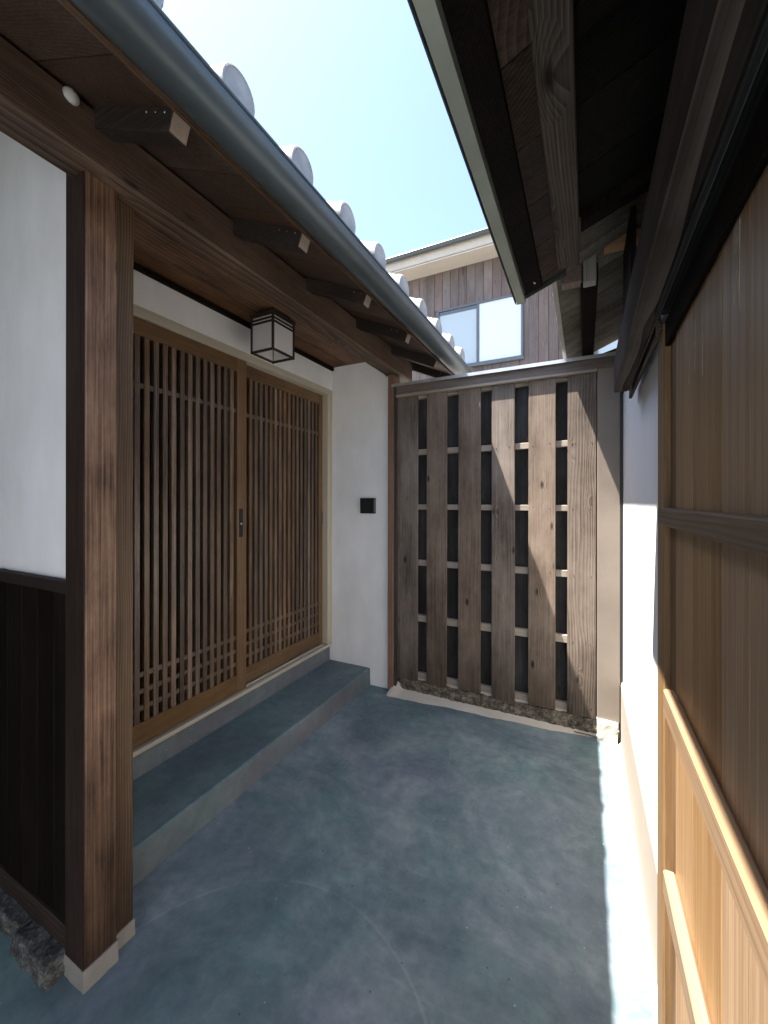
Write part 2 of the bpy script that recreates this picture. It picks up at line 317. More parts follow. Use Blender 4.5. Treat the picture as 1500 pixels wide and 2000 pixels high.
# ------------------------------------------------------------------ ground
def sheet(name, x0, x1, y0, y1, z, mat, nx=1, ny=1, fn=None):
    bm = bmesh.new()
    vs = [[bm.verts.new((x0 + (x1 - x0) * i / nx, y0 + (y1 - y0) * j / ny, (fn(x0 + (x1 - x0) * i / nx, y0 + (y1 - y0) * j / ny) if fn else 0))) for j in range(ny + 1)] for i in range(nx + 1)]
    for i in range(nx):
        for j in range(ny): bm.faces.new((vs[i][j], vs[i + 1][j], vs[i + 1][j + 1], vs[i][j + 1]))
    o = link(name, tomesh(bm, name, mat, True), (0, 0, z)); o['kind'] = 'structure'; return o
sheet('ground', -200, 200, -200, 200, -.03, 'ground')
sheet('bounce_pavement', -12, 3, -14, -1.82, -.004, 'paving')  # pale ground added behind the viewer to bounce sunlight
sheet('courtyard_floor', -5, .2, -1.8, 2.66, 0, 'floor', 104, 67, lambda x, y: .0035 * noise.noise((x * 2.1, y * 2.1, 0)))

# ------------------------------------------------------------------ entrance step
st = thing('entrance_step', 'low blue-grey mortar step running below the two lattice doors', 'step', (-1.6, 1.6, 0))
bm = bmesh.new(); nx, ny = 5, 34
def edge_wob(y): return .004 * noise.noise((0, y * 3, 5))
vs = []
prof = [(-1.768, .1235), (-1.60, .124), (-1.424, .1235), (-1.4145, .118), (-1.413, .05), (-1.411, -.01)]
for j in range(ny + 1):
    y = .702 + (2.569 - .702) * j / ny
    vs.append([bm.verts.new((x + (edge_wob(y) if i > 1 else 0) + 1.6, y - 1.6, z + .002 * noise.noise((x * 3, y * 3, 2)))) for i, (x, z) in enumerate(prof)])
for j in range(ny):
    for i in range(nx):
        f = bm.faces.new((vs[j][i], vs[j][i + 1], vs[j + 1][i + 1], vs[j + 1][i])); f.material_index = 1 if i >= 3 else 0
bm.faces.new([vs[0][i] for i in range(nx + 1)])
bmesh.ops.recalc_face_normals(bm, faces=bm.faces)
me = tomesh(bm, 'tread', 'step'); me.materials.append(M['riser'])
link('tread', me, (-1.6, 1.6, 0), st)
box('sill_riser', (-1.9, -1.768, .702, 2.569, .0, .2365), 'riser', st, .003)

# ------------------------------------------------------------------ entrance house (left)
H = thing('entrance_house', 'white plastered entrance house with deep dark timber eave and pale tiles on the left', 'house', (-1.6, 1.6, 0))
HY0, HY1 = -1.7, 2.9
# plaster
box('wall_above_door', (-1.87, -1.749, .702, 2.569, 2.207, 2.357), 'plaster', H, .001)
extrude('return_wall', [(-1.95, 0), (-1.259, 0), (-1.259, 2.253), (-1.292, 2.253), (-1.292, 2.384), (-1.95, 2.384)], 'y', 2.57, 2.72, 'plaster', H, .0025)
extrude('front_wall', [(-3.29, 1.118), (-1.3195, 1.118), (-1.3195, 2.40), (-1.3195, 2.47), (-3.29, 3.355)], 'y', .63, .70, 'plaster', H, .001)
box('porch_wall', (-1.95, -1.3195, .7005, .7015, .0, 2.384), 'plaster', H, 0)
box('back_wall', (-2.6, -2.5, .7, 2.72, 0, 2.38), 'plaster', H, .001)
box('porch_end_wall', (-2.5, -1.96, 2.57, 2.72, 0, 2.38), 'plaster', H, .001)
# door frame
fr_h = box('door_head', (-1.90, -1.7465, .702, 2.569, 2.163, 2.2065), 'cream_y', H, .002)
box('door_jamb', (-1.90, -1.752, 2.513, 2.5695, .262, 2.1628), 'cream', H, .002)
box('door_stop', (-1.77, -1.748, 2.548, 2.5697, .2625, 2.163), 'cream', H, .002)
sill = box('door_sill', (-1.90, -1.747, .702, 2.5695, .2367, .258), 'cream_y', H, .003)
box('track', (-1.79, -1.783, .702, 2.5, .258, .2645), 'cream_y', sill, .001)
box('wall_moulding', (-1.76, -1.732, .702, 2.569, 2.3572, 2.384), 'black_wood', H, .002)
# posts with pale concrete plinths
p1 = box('post', (-1.319, -1.226, .604, .690, .058, 2.33), 'post', H, .004)
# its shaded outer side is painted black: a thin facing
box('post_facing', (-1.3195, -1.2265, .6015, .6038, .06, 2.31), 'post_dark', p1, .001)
rough_block('plinth', (-1.322, -1.2235, .6005, .6925, -.01, .06), 'plinth', p1, (5, 5, 4), .0022, 3., 40)
p2 = box('post', (-1.33, -1.254, .6905, .7545, .048, 2.33), 'post2', H, .004)
rough_block('plinth', (-1.335, -1.2515, .693, .7575, -.01, .05), 'plinth', p2, (5, 4, 4), .002, 8., 40)
# black wainscot on the left wall
wz = box('wainscot_cap', (-4.2, -1.3197, .606, .63, 1.082, 1.1178), 'black_wood_x', H, .003)
x = -1.3205; i = 0
while x > -4.1:
    wd = .098 + .004 * random.random()
    box('wainscot_board', (x - wd, x - .003, .618, .63, .12, 1.0815), 'black_wood', H, .002); x -= wd
box('wainscot_base', (-4.2, -1.3197, .61, .63, .05, .1198), 'black_wood_x', H, .003)
xs = [-1.322, -1.53, -1.80, -2.12, -2.5, -2.95, -3.5, -4.2]
for i in range(len(xs) - 1):
    rough_block('foundation_stone', (xs[i + 1] + .006, xs[i], .556 + .02 * (i % 2), .645, -.02, .058), 'footstone', H, (22, 9, 7), .008, 5. + i, 23)
# beam over the posts
def beam_mesh(name, x0, x1, y0, y1, z0, z1, mat, parent, n=40, amp=.004, bev=.008, seed=0):
    """hand-planed beam along y, a touch uneven"""
    bm = bmesh.new(); c = Vector(((x0 + x1) / 2, (y0 + y1) / 2, (z0 + z1) / 2))
    pr = [(x0 + bev, z0), (x1 - bev, z0), (x1, z0 + bev), (x1, z1), (x0, z1), (x0, z0 + bev)]; rows = []
    for j in range(n + 1):
        y = y0 + (y1 - y0) * j / n; r = []
        for i, (px, pz) in enumerate(pr):
            k = noise.noise_vector(Vector((px * 5 + seed, y * 1.6, pz * 5)))
            r.append(bm.verts.new(Vector((px + k.x * amp, y, pz + (k.z * amp if i not in (3, 4) else 0))) - c))
        rows.append(r)
    m = len(pr)
    for j in range(n):
        for i in range(m): bm.faces.new((rows[j][i], rows[j + 1][i], rows[j + 1][(i + 1) % m], rows[j][(i + 1) % m]))
    bm.faces.new(rows[0]); bm.faces.new(rows[-1][::-1]); bmesh.ops.recalc_face_normals(bm, faces=bm.faces)
    return link(name, tomesh(bm, name, mat), c, parent)
beam_mesh('eave_beam', -1.29, -1.178, HY0, 2.80, 2.258, 2.40, 'beam', H)
box('frieze_board', (-1.262, -1.247, HY0, 2.9, 2.4003, 2.455), 'rafter', H, 0)  # added to stop sky light leaking in above the beam
# ceiling planks
x = -1.2925
for i, wd in enumerate((.165, .15, .125, .03)):
    box('ceiling_board', (x - wd, x - .004, .702, 2.569, 2.3845, 2.397), 'ceil', H, .002); x -= wd
RS = .45
def zr(x): return 2.215 + RS * (-.87 - x)       # underside of the rafters
# rafters
for i, y in enumerate((-1.645, -1.19, -.735, -.28, .175, .628, 1.10, 1.545, 2.0, 2.46, 2.84)):
    xe = -3.28 if y < .5 else -1.7
    r = extrude('rafter', [(-.874, zr(-.874) ), (-.852, zr(-.874) + .056), (xe, zr(xe) + .06), (xe, zr(xe))], 'y', y - .024, y + .024, 'rafter', H, .002)
    extrude('end_face', [(-.8735, zr(-.874) + .003), (-.853, zr(-.874) + .053), (-.8515, zr(-.874) + .053), (-.872, zr(-.874) + .003)], 'y', y - .0215, y + .0215, 'endgrain', r)
    for k in range(3):
        bmn = bmesh.new(); bmesh.ops.create_uvsphere(bmn, u_segments=8, v_segments=5, radius=.0022)
        link('nail', tomesh(bmn, 'nail', 'steel', True), (-.885 - .035 * k, y - .0245, zr(-.885 - .035 * k) + .045), r)
# sheathing boards above the rafters
y = HY0; i = 0
while y < HY1 - .01:
    wd = min(.16 + .02 * random.random(), HY1 - y)
    extrude('sheathing_board', [(-.848, zr(-.848) + .058), (-.848, zr(-.848) + .072), (-3.4, zr(-3.4) + .079), (-3.4, zr(-3.4) + .065)], 'y', y, y + wd - .0025, 'sheath', H, 0); y += wd
extrude('eave_board', [(-.8475, zr(-.8475) + .044), (-.8475, zr(-.8475) + .085), (-.836, zr(-.836) + .085), (-.836, zr(-.836) + .044)], 'y', HY0, HY1, 'beam', H)
# roof deck and tiles
roof = extrude('roof', [(-.80, zr(-.80) + .085), (-.80, zr(-.80) + .11), (-4.6, zr(-4.6) + .11), (-4.6, zr(-4.6) + .085)], 'y', HY0, HY1, 'sheath', H)
TP = .2535; sl_ang = math.atan(RS)
def tile_round():
    bm = bmesh.new(); R = .0525; n = 24; L = .30; tl = -math.tan(sl_ang)
    def ring(a, r, up): return [bm.verts.new((-a + (tl * r * math.sin(2 * math.pi * k / n) if up else 0), r * math.cos(2 * math.pi * k / n), r * math.sin(2 * math.pi * k / n))) for k in range(n)]
    def band(p, q):
        for k in range(n): bm.faces.new((p[k], q[k], q[(k + 1) % n], p[(k + 1) % n]))
    band(ring(.003, R, True), ring(.026, R, True)); band(ring(.026, R, True), ring(.03, R * .93, True)); band(ring(.03, R * .93, True), ring(L, R * .9, False))
    band(ring(0, R * .93, True), ring(.003, R, True)); band(ring(.0025, R * .84, True), ring(0, R * .93, True))
    bm.faces.new(ring(.0025, R * .84, True))
    for f in bm.faces:
        c = f.calc_center_median(); f.normal_update(); d = Vector((.0 if c.x < -.03 else 0, c.y, c.z))
        front = max(v.co.x - tl * v.co.z for v in f.verts) > -.0026 and min(v.co.x - tl * v.co.z for v in f.verts) > -.0032
        ref = Vector((1, 0, 0)) if front else d
        if f.normal.dot(ref) < 0: f.normal_flip()
        f.smooth = not front
    me = bpy.data.meshes.new('round_tile'); bm.to_mesh(me); bm.free(); me.materials.append(M['tile'])
    return me
def tile_pan():
    bm = bmesh.new(); n = 12; L = .30; rows = []
    for (a, dz) in ((0, 0), (0, -.022), (.006, -.024), (.006, -.004), (L, .004), (L, .016), (0, .012)):
        pass
    for a, th in ((0., .018), (L, .018)):
        top = []; bot = []
        for k in range(n + 1):
            u = k / n * 2 - 1; z = .066 * (u * u) ** 1.1 - .004
            top.append(bm.verts.new((-a, u * TP * .5, z + .012))); bot.append(bm.verts.new((-a, u * TP * .5, z - (.012 if a == 0 else .004))))
        rows.append((top, bot))
    for k in range(n):
        bm.faces.new((rows[0][0][k], rows[1][0][k], rows[1][0][k + 1], rows[0][0][k + 1]))
        bm.faces.new((rows[0][1][k], rows[0][1][k + 1], rows[1][1][k + 1], rows[1][1][k]))
        bm.faces.new((rows[0][0][k], rows[0][0][k + 1], rows[0][1][k + 1], rows[0][1][k]))
    bmesh.ops.recalc_face_normals(bm, faces=bm.faces); return tomesh(bm, 'pan_tile', 'tile', True)
mr, mp = tile_round(), tile_pan()
j0 = math.ceil((HY0 - .724) / TP)
for row in range(4):
    for j in range(j0, 9):
        y = .724 + TP * j; dx = -.768 - row * .27 * math.cos(sl_ang); dz = row * .27 * math.sin(sl_ang)
        jit = (random.uniform(-.003, .003), random.uniform(-.003, .003))
        link('round_tile', mr, (dx + jit[0], y, 2.371 + dz + jit[1]), roof, (random.uniform(-.03, .03), sl_ang, random.uniform(-.02, .02)))
        if j < 8: link('pan_tile', mp, (dx - .046 + jit[1], y + TP / 2, 2.346 + dz + jit[0]), roof, (0, sl_ang, random.uniform(-.012, .012)))
# half-round gutter
bm = bmesh.new(); r0, r1 = .0584, .0562; n = 22; rows = []
for yy in [HY0 + (2.86 - HY0) * k / 24 for k in range(25)]:
    rr = []
    for r, rev in ((r0, False), (r1, True)):
        ks = range(n + 1)
        for k in (reversed(ks) if rev else ks):
            a = -math.pi * k / n; rr.append((r * math.cos(a), r * math.sin(a)))
    # rolled lip
    rows.append([bm.verts.new((x, yy, z)) for x, z in rr])
m2 = len(rows[0])
for a, b in zip(rows, rows[1:]):
    for k in range(m2): bm.faces.new((a[k], b[k], b[(k + 1) % m2], a[(k + 1) % m2]))
bm.faces.new(rows[0]); bm.faces.new(rows[-1][::-1])
end = [bm.verts.new((r0 * math.cos(-math.pi * k / n), 2.8605, r0 * math.sin(-math.pi * k / n))) for k in range(n + 1)]; bm.faces.new(end)
bmesh.ops.recalc_face_normals(bm, faces=bm.faces)
gut = link('gutter', tomesh(bm, 'gutter', 'gutter', True), (-.7934, 0, 2.297), H)
bm = bmesh.new(); rows = []
for yy in (HY0, 2.86): rows.append([bm.verts.new((.0045 * math.cos(k * math.pi / 4), yy, .0045 * math.sin(k * math.pi / 4))) for k in range(8)])
for k in range(8): bm.faces.new((rows[0][k], rows[1][k], rows[1][(k + 1) % 8], rows[0][(k + 1) % 8]))
bm.faces.new(rows[0]); bm.faces.new(rows[1]); bmesh.ops.recalc_face_normals(bm, faces=bm.faces)
link('rolled_lip', tomesh(bm, 'rolled_lip', 'gutter', True), (-.7355, 0, 2.2985), gut)
for y in (-.4, .35, 1.33, 2.24):
    extrude('bracket', [(-.86, 2.30), (-.84, 2.31), (-.74, 2.302), (-.74, 2.298), (-.84, 2.298)], 'y', y - .006, y + .006, 'darkmetal', gut)
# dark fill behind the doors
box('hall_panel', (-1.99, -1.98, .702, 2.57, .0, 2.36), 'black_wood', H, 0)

# ------------------------------------------------------------------ sliding lattice doors
def sliding_door(label, xf, y0, y1, stile, slats, handle, keyhole):
    """xf: front face; frame 30 mm deep"""
    D = thing('sliding_door', label, 'door', (xf, (y0 + y1) / 2, .265), 'pair of lattice sliding doors')
    xb = xf - .030; zt, zb = 2.178, .2655
    sa = box('stile', (xb, xf, y0, y0 + stile, zb, zt), 'doorframe', D, .003); sb = box('stile', (xb, xf, y1 - stile, y1, zb, zt), 'doorframe', D, .003)
    box('top_rail', (xb + .001, xf - .001, y0 + stile, y1 - stile, 2.088, zt - .002), 'doorrail', D, .002)
    box('bottom_rail', (xb + .001, xf - .001, y0 + stile, y1 - stile, zb, .361), 'doorrail', D, .003)
    for y in slats:
        box('slat', (xf - .027, xf - .004 + random.uniform(-.0008, .0008), y - .0125, y + .0125, .361, 2.088), 'slat', D, .0015)
    for z in (1.866, .574, .499, .424):
        box('cross_bar', (xf - .024, xf - .008, y0 + stile, y1 - stile, z - .0115, z + .0115), 'slat_y', D, .001)
    box('glass_pane', (xb + .001, xb + .0025, y0 + stile, y1 - stile, .362, 2.087), 'doorglass', D, 0)
    hs = sb
    z0, z1, yc, hw = handle
    h = box('pull_handle', (xf - .003, xf + .0015, yc - hw, yc + hw, z0, z1), 'black', hs, .001)
    return D, h
d1, h1 = sliding_door('nearer lattice sliding door with black lock plate on its stile, partly behind the post', -1.763, .84, 1.711, .071,
    [1.607 - .0441 * i for i in range(16)], (1.146, 1.308, 1.668, .0145), True)
bm = bmesh.new(); bmesh.ops.create_cone(bm, cap_ends=True, segments=14, radius1=.0075, radius2=.0065, depth=.004)
bmesh.ops.rotate(bm, verts=bm.verts, matrix=Matrix.Rotation(math.pi / 2, 3, 'Y'))
lk = link('lock_cylinder', tomesh(bm, 'lock_cylinder', 'steel', True), (-1.7605, 1.668, 1.222), h1.parent)
d2, h2 = sliding_door('farther lattice sliding door with small dark finger pull, next to the white wall corner', -1.800, 1.665, 2.545, .074,
    [1.785 + .0437 * i for i in range(16)], (1.178, 1.272, 2.512, .008), False)

# ------------------------------------------------------------------ ceiling lantern
L = thing('ceiling_lantern', 'square dark-framed lantern with milky panes fixed to the porch ceiling', 'lantern', (-1.545, 1.69, 2.15))
lx0, lx1, ly0, ly1, lz0, lz1 = -1.625, -1.465, 1.602, 1.778, 2.15, 2.352; t = .011
box('mount', (lx0 + .02, lx1 - .02, ly0 + .02, ly1 - .02, lz1 + .008, 2.3843), 'lampwood', L, .002)
box('top_plate', (lx0 - .004, lx1 + .004, ly0 - .004, ly1 + .004, lz1, lz1 + .008), 'lampwood', L, .001)
for a in (lx0, lx1 - t):
    for b in (ly0, ly1 - t): box('corner_post', (a, a + t, b, b + t, lz0, lz1), 'lampwood', L, .001)
for z, th in ((lz0 + .001, .012), (lz1 - .05, .010), (lz1 - .031, .0095), (lz1 - .0115, .011)):
    for a in (lx0 + .001, lx1 - .010): box('frame_rail', (a, a + .009, ly0 + t, ly1 - t, z, z + th), 'lampwood', L, .0008)
    for b in (ly0 + .001, ly1 - .010): box('frame_rail', (lx0 + t, lx1 - t, b, b + .009, z, z + th), 'lampwood', L, .0008)
for a in (lx0 + .006, lx1 - .008): box('glass_pane', (a, a + .002, ly0 + t * .8, ly1 - t * .8, lz0 + .004, lz1 - .001), 'paper', L, 0)
for b in (ly0 + .006, ly1 - .008): box('glass_pane', (lx0 + t * .8, lx1 - t * .8, b, b + .002, lz0 + .004, lz1 - .001), 'paper', L, 0)

# ------------------------------------------------------------------ wall vent, dome sensor
V = thing('wall_vent', 'small square black ribbed vent on the white return wall', 'vent', (-1.427, 2.568, 1.26))
vx0, vx1, vz0, vz1 = -1.487, -1.366, 1.262, 1.375
box('back_plate', (vx0, vx1, 2.560, 2.5695, vz0, vz1), 'black', V, .001)
for b in ((vx0, vx1, vz0, vz0 + .009), (vx0, vx1, vz1 - .009, vz1)): box('frame_bar', (b[0], b[1], 2.547, 2.56, b[2], b[3]), 'black', V, .0015)
box('frame_bar', (vx0, vx0 + .009, 2.547, 2.56, vz0 + .009, vz1 - .009), 'black', V, .0015)
box('frame_bar', (vx1 - .009, vx1, 2.547, 2.56, vz0 + .009, vz1 - .009), 'darkmetal', V, .0015)
for k in range(8):
    xx = vx0 + .0175 + k * .0123; box('rib', (xx - .0032, xx + .0032, 2.549, 2.56, vz0 + .009, vz1 - .009), 'black', V, .001)
bm = bmesh.new(); bmesh.ops.create_uvsphere(bm, u_segments=20, v_segments=12, radius=.019)
bmesh.ops.bisect_plane(bm, geom=bm.verts[:] + bm.edges[:] + bm.faces[:], plane_co=(0, 0, 0), plane_no=(-1, 0, 0), clear_outer=True)
bmesh.ops.scale(bm, vec=(.8, 1, 1), verts=bm.verts)
s = link('dome_sensor', tomesh(bm, 'dome_sensor', 'dome', True), (-1.178, .548, 2.388)); s['label'] = 'small pale dome sensor on the dark eave beam near the top left'; s['category'] = 'sensor'

# ------------------------------------------------------------------ fence
F = thing('wooden_fence', 'weathered brown board fence with open gaps and a capped top rail closing the yard', 'fence', (-.55, 2.6, 0))
bmn = bmesh.new(); bmesh.ops.create_uvsphere(bmn, u_segments=7, v_segments=4, radius=.003); NAIL = tomesh(bmn, 'nail', 'nailhead', True)
fb = [(-1.177, -1.042), (-.974, -.832), (-.751, -.605), (-.533, -.392), (-.311, -.158), (-.094, .0555)]
for i, (a, b) in enumerate(fb):
    box('board', (a, b, 2.574 + random.uniform(-.001, .001), 2.5935, .102 + random.uniform(-.008, .01), 2.0895), 'fence', F, .002, (0, random.uniform(-.0015, .0015), 0))
for (a, b) in fb:
    for zc in (2.055, 1.696, 1.312, .922, .535, .17):
        for xx in (a + .028, b - .028):
            o = link('nail', NAIL, (xx + random.uniform(-.006, .006), 2.5735, zc + random.uniform(-.008, .008)), F)
bbk = [(-1.07, -.95), (-.86, -.725), (-.635, -.51), (-.42, -.285), (-.185, -.07)]
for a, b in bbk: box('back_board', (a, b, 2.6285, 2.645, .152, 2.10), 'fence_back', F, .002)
for z0, z1 in ((2.069, 2.0885), (1.677, 1.715), (1.294, 1.330), (.902, .942), (.512, .557)):
    box('rail', (-1.178, .056, 2.5945, 2.628, z0, z1), 'fence_rail', F, .002)
box('base_rail', (-1.178, .056, 2.60, 2.64, .1135, .151), 'fence_rail', F, .002)
box('cap_ledge', (-1.20, .06, 2.553, 2.60, 2.0895, 2.106), 'fence_rail', F, .002)
cf = box('cap_fascia', (-1.21, .2, 2.562, 2.66, 2.1062, 2.168), 'fence_cap', F, .003)
extrude('cap_flashing', [(2.538, 2.160), (2.538, 2.1805), (2.60, 2.192), (2.685, 2.1805), (2.685, 2.160), (2.683, 2.160), (2.683, 2.170), (2.54, 2.170), (2.54, 2.160)], 'x', -1.225, .2, 'flash', cf)
box('pillar', (.0605, .1735, 2.562, 2.66, .118, 2.1055), 'pillar', F, .004)
box('edge_strip', (.1745, .186, 2.575, 2.65, .03, 2.1055), 'darkstrip', F, .002)
box('edge_strip', (.056, .060, 2.60, 2.64, .11, 2.10), 'darkstrip', F, .001)
jb = box('jamb_post', (-1.2585, -1.215, 2.545, 2.66, .0, 2.253), 'jamb', F, .003)
box('groove_strip', (-1.2145, -1.198, 2.56, 2.66, .02, 2.16), 'darkstrip', F, .002)
box('side_strip', (-1.1975, -1.1785, 2.578, 2.66, .09, 2.0893), 'fence', F, .002)
rough_block('stone_kerb', (-1.175, .058, 2.583, 2.66, -.02, .101), 'kerb', F, (70, 5, 7), .008, 2., 30)
rough_block('mortar_bed', (-1.178, .058, 2.5965, 2.66, .07, .113), 'mortar', F, (30, 3, 2), .002, 4., 30)
rough_block('pillar_base', (.06, .162, 2.548, 2.66, -.02, .122), 'mortar', F, (6, 5, 7), .005, 9., 24)
# mortar fillet feathered out on the paving in front of the kerb
bm = bmesh.new(); n = 60; rows = []
for j in range(n + 1):
    x = -1.235 + (.075 + 1.235) * j / n
    e = .5 + .5 * noise.noise((x * 6, 1.3, 0)); y1 = 2.487 + .05 * (x + 1.13) / .8 + .016 * (e - .5) * 2 + .007 * noise.noise((x * 31, 2, 0))
    lump = .035 * max(0, 1 - abs(x + 1.21) / .06)
    rows.append([bm.verts.new(q) for q in ((x, y1, .0005), (x, y1 + .012, .006 + lump * .3), (x, 2.57, .014 + .004 * noise.noise((x * 20, 0, 3)) + lump), (x, 2.592, .024 + lump * 1.5))])
for a, b in zip(rows, rows[1:]):
    for k in range(3): bm.faces.new((a[k], b[k], b[k + 1], a[k + 1]))
bmesh.ops.recalc_face_normals(bm, faces=bm.faces)
for f in bm.faces:
    if f.normal.z < 0: f.normal_flip()
link('mortar_fillet', tomesh(bm, 'mortar_fillet', 'mortar', True), (0, 0, 0), F)

# ------------------------------------------------------------------ right-hand house
R = thing('timber_house', 'timber house with white lower wall and low dark eaves along the right side', 'house', (.3, 1, 0))
box('plaster_wall', (.188, .30, 1.20, 2.80, .0, 1.95), 'plaster_cool', R, .001)
box('base_board', (.1775, .188, 1.20, 2.572, .012, .330), 'tanboard', R, .002)
extrude('base_bead', [(.1775, .3302), (.181, .343), (.188, .346), (.188, .3302)], 'y', 1.20, 2.572, 'creambead', R)
bm = bmesh.new(); n = 50; rows = []
for j in range(n + 1):
    y = -.6 + (2.56 + .6) * j / n; a = .004 * noise.noise((y * 9, 0, 0)) + .003 * noise.noise((y * 27, 1, 0))
    rows.append([bm.verts.new(q) for q in ((.160 + a, y, .0008), (.168 + a * .5, y, .007), (.179, y, .018))])
for a, b in zip(rows, rows[1:]):
    for k in range(2): bm.faces.new((a[k], b[k], b[k + 1], a[k + 1]))
bmesh.ops.recalc_face_normals(bm, faces=bm.faces)
for f in bm.faces:
    if f.normal.z < 0: f.normal_flip()
link('mortar_fillet', tomesh(bm, 'mortar_fillet', 'creambead', True), (0, 0, 0), R)
box('near_bounce_wall', (.188, .30, -1.7, .27, .0, 1.77), 'plaster_cool', R, .001)  # unseen white wall added as a sunlit reflector for the porch
box('rear_bounce_wall', (.188, .30, -6.0, -1.701, .0, 2.6), 'plaster_cool', R, .001)  # added out of view, white so that it throws sunlight forward
# head track, lintel
beam_mesh('lintel_beam', .099, .1465, HY0, 1.775, 1.772, 1.90, 'weathbeam', R, 40, .0006, .004, 4)
box('track_edge', (.1468, .1495, HY0, 1.775, 1.7725, 1.80), 'weathbeam', R, .0005)
box('groove_bed', (.1497, .157, HY0, 1.775, 1.80, 1.81), 'black_wood', R, 0)
beam_mesh('track_rail', .1572, .1685, 1.2, 1.885, 1.767, 1.82, 'weathbeam', R, 12, .0003, .002, 6)
box('lintel_plank', (.1497, .187, HY0, 1.19, 1.812, 1.90), 'greyplank', R, .002)
box('lintel_plank', (.136, .146, HY0, 1.05, 1.757, 1.7715), 'greyplank', R, .002)
box('upper_boarding', (.188, .2, HY0, 1.1995, 1.775, 2.35), 'black_wood', R, .001)
box('upper_wall', (.19, .3, 1.2, 2.80, 1.951, 2.55), 'black_wood', R, .001)
# near eave
A = .39
def zn(x): return 1.958 + A * (x + .164)
NE0, NE1 = HY0, 1.25
extrude('fascia_board', [(-.158, zn(-.158) + .0), (-.158, zn(-.158) + .03), (-.112, zn(-.112) + .03), (-.112, zn(-.112) - .004)], 'y', NE0, NE1 - .012, 'black_wood', R, .001)
y = NE0
ys = [NE0]
while ys[-1] < NE1 - .02: ys.append(min(NE1 - .012, ys[-1] + .148 + .012 * random.random()))
for a, b in zip(ys, ys[1:]):
    extrude('eave_sheathing', [(-.1115, zn(-.1115) + .006), (-.1115, zn(-.1115) + .02), (-.03, zn(-.03) + .02), (-.03, zn(-.03) + .006)], 'y', a, b - .003, 'oldboard', R)
    if a < 1.0: extrude('inner_sheathing', [(-.0295, zn(-.0295) + .006), (-.0295, zn(-.0295) + .02), (.30, zn(.30) + .02), (.30, zn(.30) + .006)], 'y', a, min(b - .003, 1.05), 'shade_black', R)
beam_mesh('eave_purlin', -.0685, -.0145, NE0, NE1 - .05, 1.992, 2.02, 'oldpurlin', R, 30, .0015, .003, 9)
verge = extrude('verge_board', [(-.166, zn(-.166) - .004), (-.166, zn(-.166) + .055), (-.05, zn(-.05) + .055), (-.05, zn(-.05) - .004)], 'y', NE1 - .0115, NE1 + .004, 'greyplank', R, .001)
nroof = extrude('roof_deck', [(-.158, zn(-.158) + .031), (-.158, zn(-.158) + .062), (-.05, zn(-.05) + .062), (-.05, zn(-.05) + .031)], 'y', NE0, NE1 - .012, 'black_wood', R)
extrude('roof_deck', [(-.0495, zn(-.0495) + .031), (-.0495, zn(-.0495) + .062), (.9, zn(.9) + .062), (.9, zn(.9) + .031)], 'y', NE0, 1.05, 'black_wood', R)
g2 = extrude('drip_gutter', [(-.1865, 1.978), (-.184, 1.945), (-.160, 1.945), (-.1585, 1.985), (-.160, 1.985), (-.1615, 1.947), (-.1825, 1.947), (-.185, 1.978)], 'y', NE0, NE1 + .003, 'gutter2', R)
box('outer_lip', (-.190, -.1868, NE0, NE1 + .003, 1.946, 1.981), 'gutter', g2, .001)
box('end_cap', (-.186, -.16, NE1 + .0032, NE1 + .005, 1.945, 1.985), 'gutter', g2, 0)
bmn = bmesh.new(); bmesh.ops.create_uvsphere(bmn, u_segments=10, v_segments=6, radius=.004)
link('screw', tomesh(bmn, 'screw', 'steel', True), (-.128, 1.19, zn(-.128) - .006), R)
# wall plate and rafters in the dark over the lintel
for y in (-.3, .15, .6, 1.05):
    extrude('eave_rafter', [(-.01, zn(-.01) - .02), (-.01, zn(-.01) + .006), (.188, zn(.188) + .006), (.188, zn(.188) - .02)], 'y', y - .02, y + .02, 'black_wood', R, .001)
# far, higher eave
def zf(x): return 2.222 + .42 * (x + .105)
FE0, FE1 = .98, 2.82
ys = [FE0]
while ys[-1] < FE1 - .02: ys.append(min(FE1, ys[-1] + .2 + .02 * random.random()))
for a, b in zip(ys, ys[1:]):
    extrude('far_sheathing', [(-.103, zf(-.103)), (-.103, zf(-.103) + .016), (.32, zf(.32) + .016), (.32, zf(.32))], 'y', a, b - .004, 'farboard', R, .001)
bedding = rough_block('tile_bedding', (-.122, -.1035, FE0, FE1 + .004, 2.222, 2.262), 'mortar', R, (3, 60, 4), .004, 6., 30)
fdeck = extrude('far_roof_deck', [(-.118, zf(-.118) + .035), (-.118, zf(-.118) + .055), (.9, zf(.9) + .055), (.9, zf(.9) + .02)], 'y', FE0, FE1, 'tile', R)
beam_mesh('far_purlin', -.018, .042, 1.72, FE1 - .02, 2.19, 2.262, 'black_wood', R, 12, .001, .003, 3)
box('cross_beam', (-.088, .187, 1.68, 1.735, 2.292, 2.33), 'freshwood', R, .003)
box('bracket_block', (-.083, -.0125, 1.70, 1.75, 2.196, 2.291), 'bracket', R, .003)
box('bracket_block', (-.0085, .0365, 1.69, 1.74, 2.184, 2.2905), 'bracket_pale', R, .003)
box('hanging_board', (.125, .14, 1.45, 1.72, 1.91, 2.27), 'black_wood', R, .002)
extrude('end_rafter', [(-.10, 2.20), (-.02, 2.155), (.187, 2.225), (.187, 2.30), (-.10, 2.222)], 'y', FE1 + .005, FE1 + .045, 'oldpurlin', R, .002)

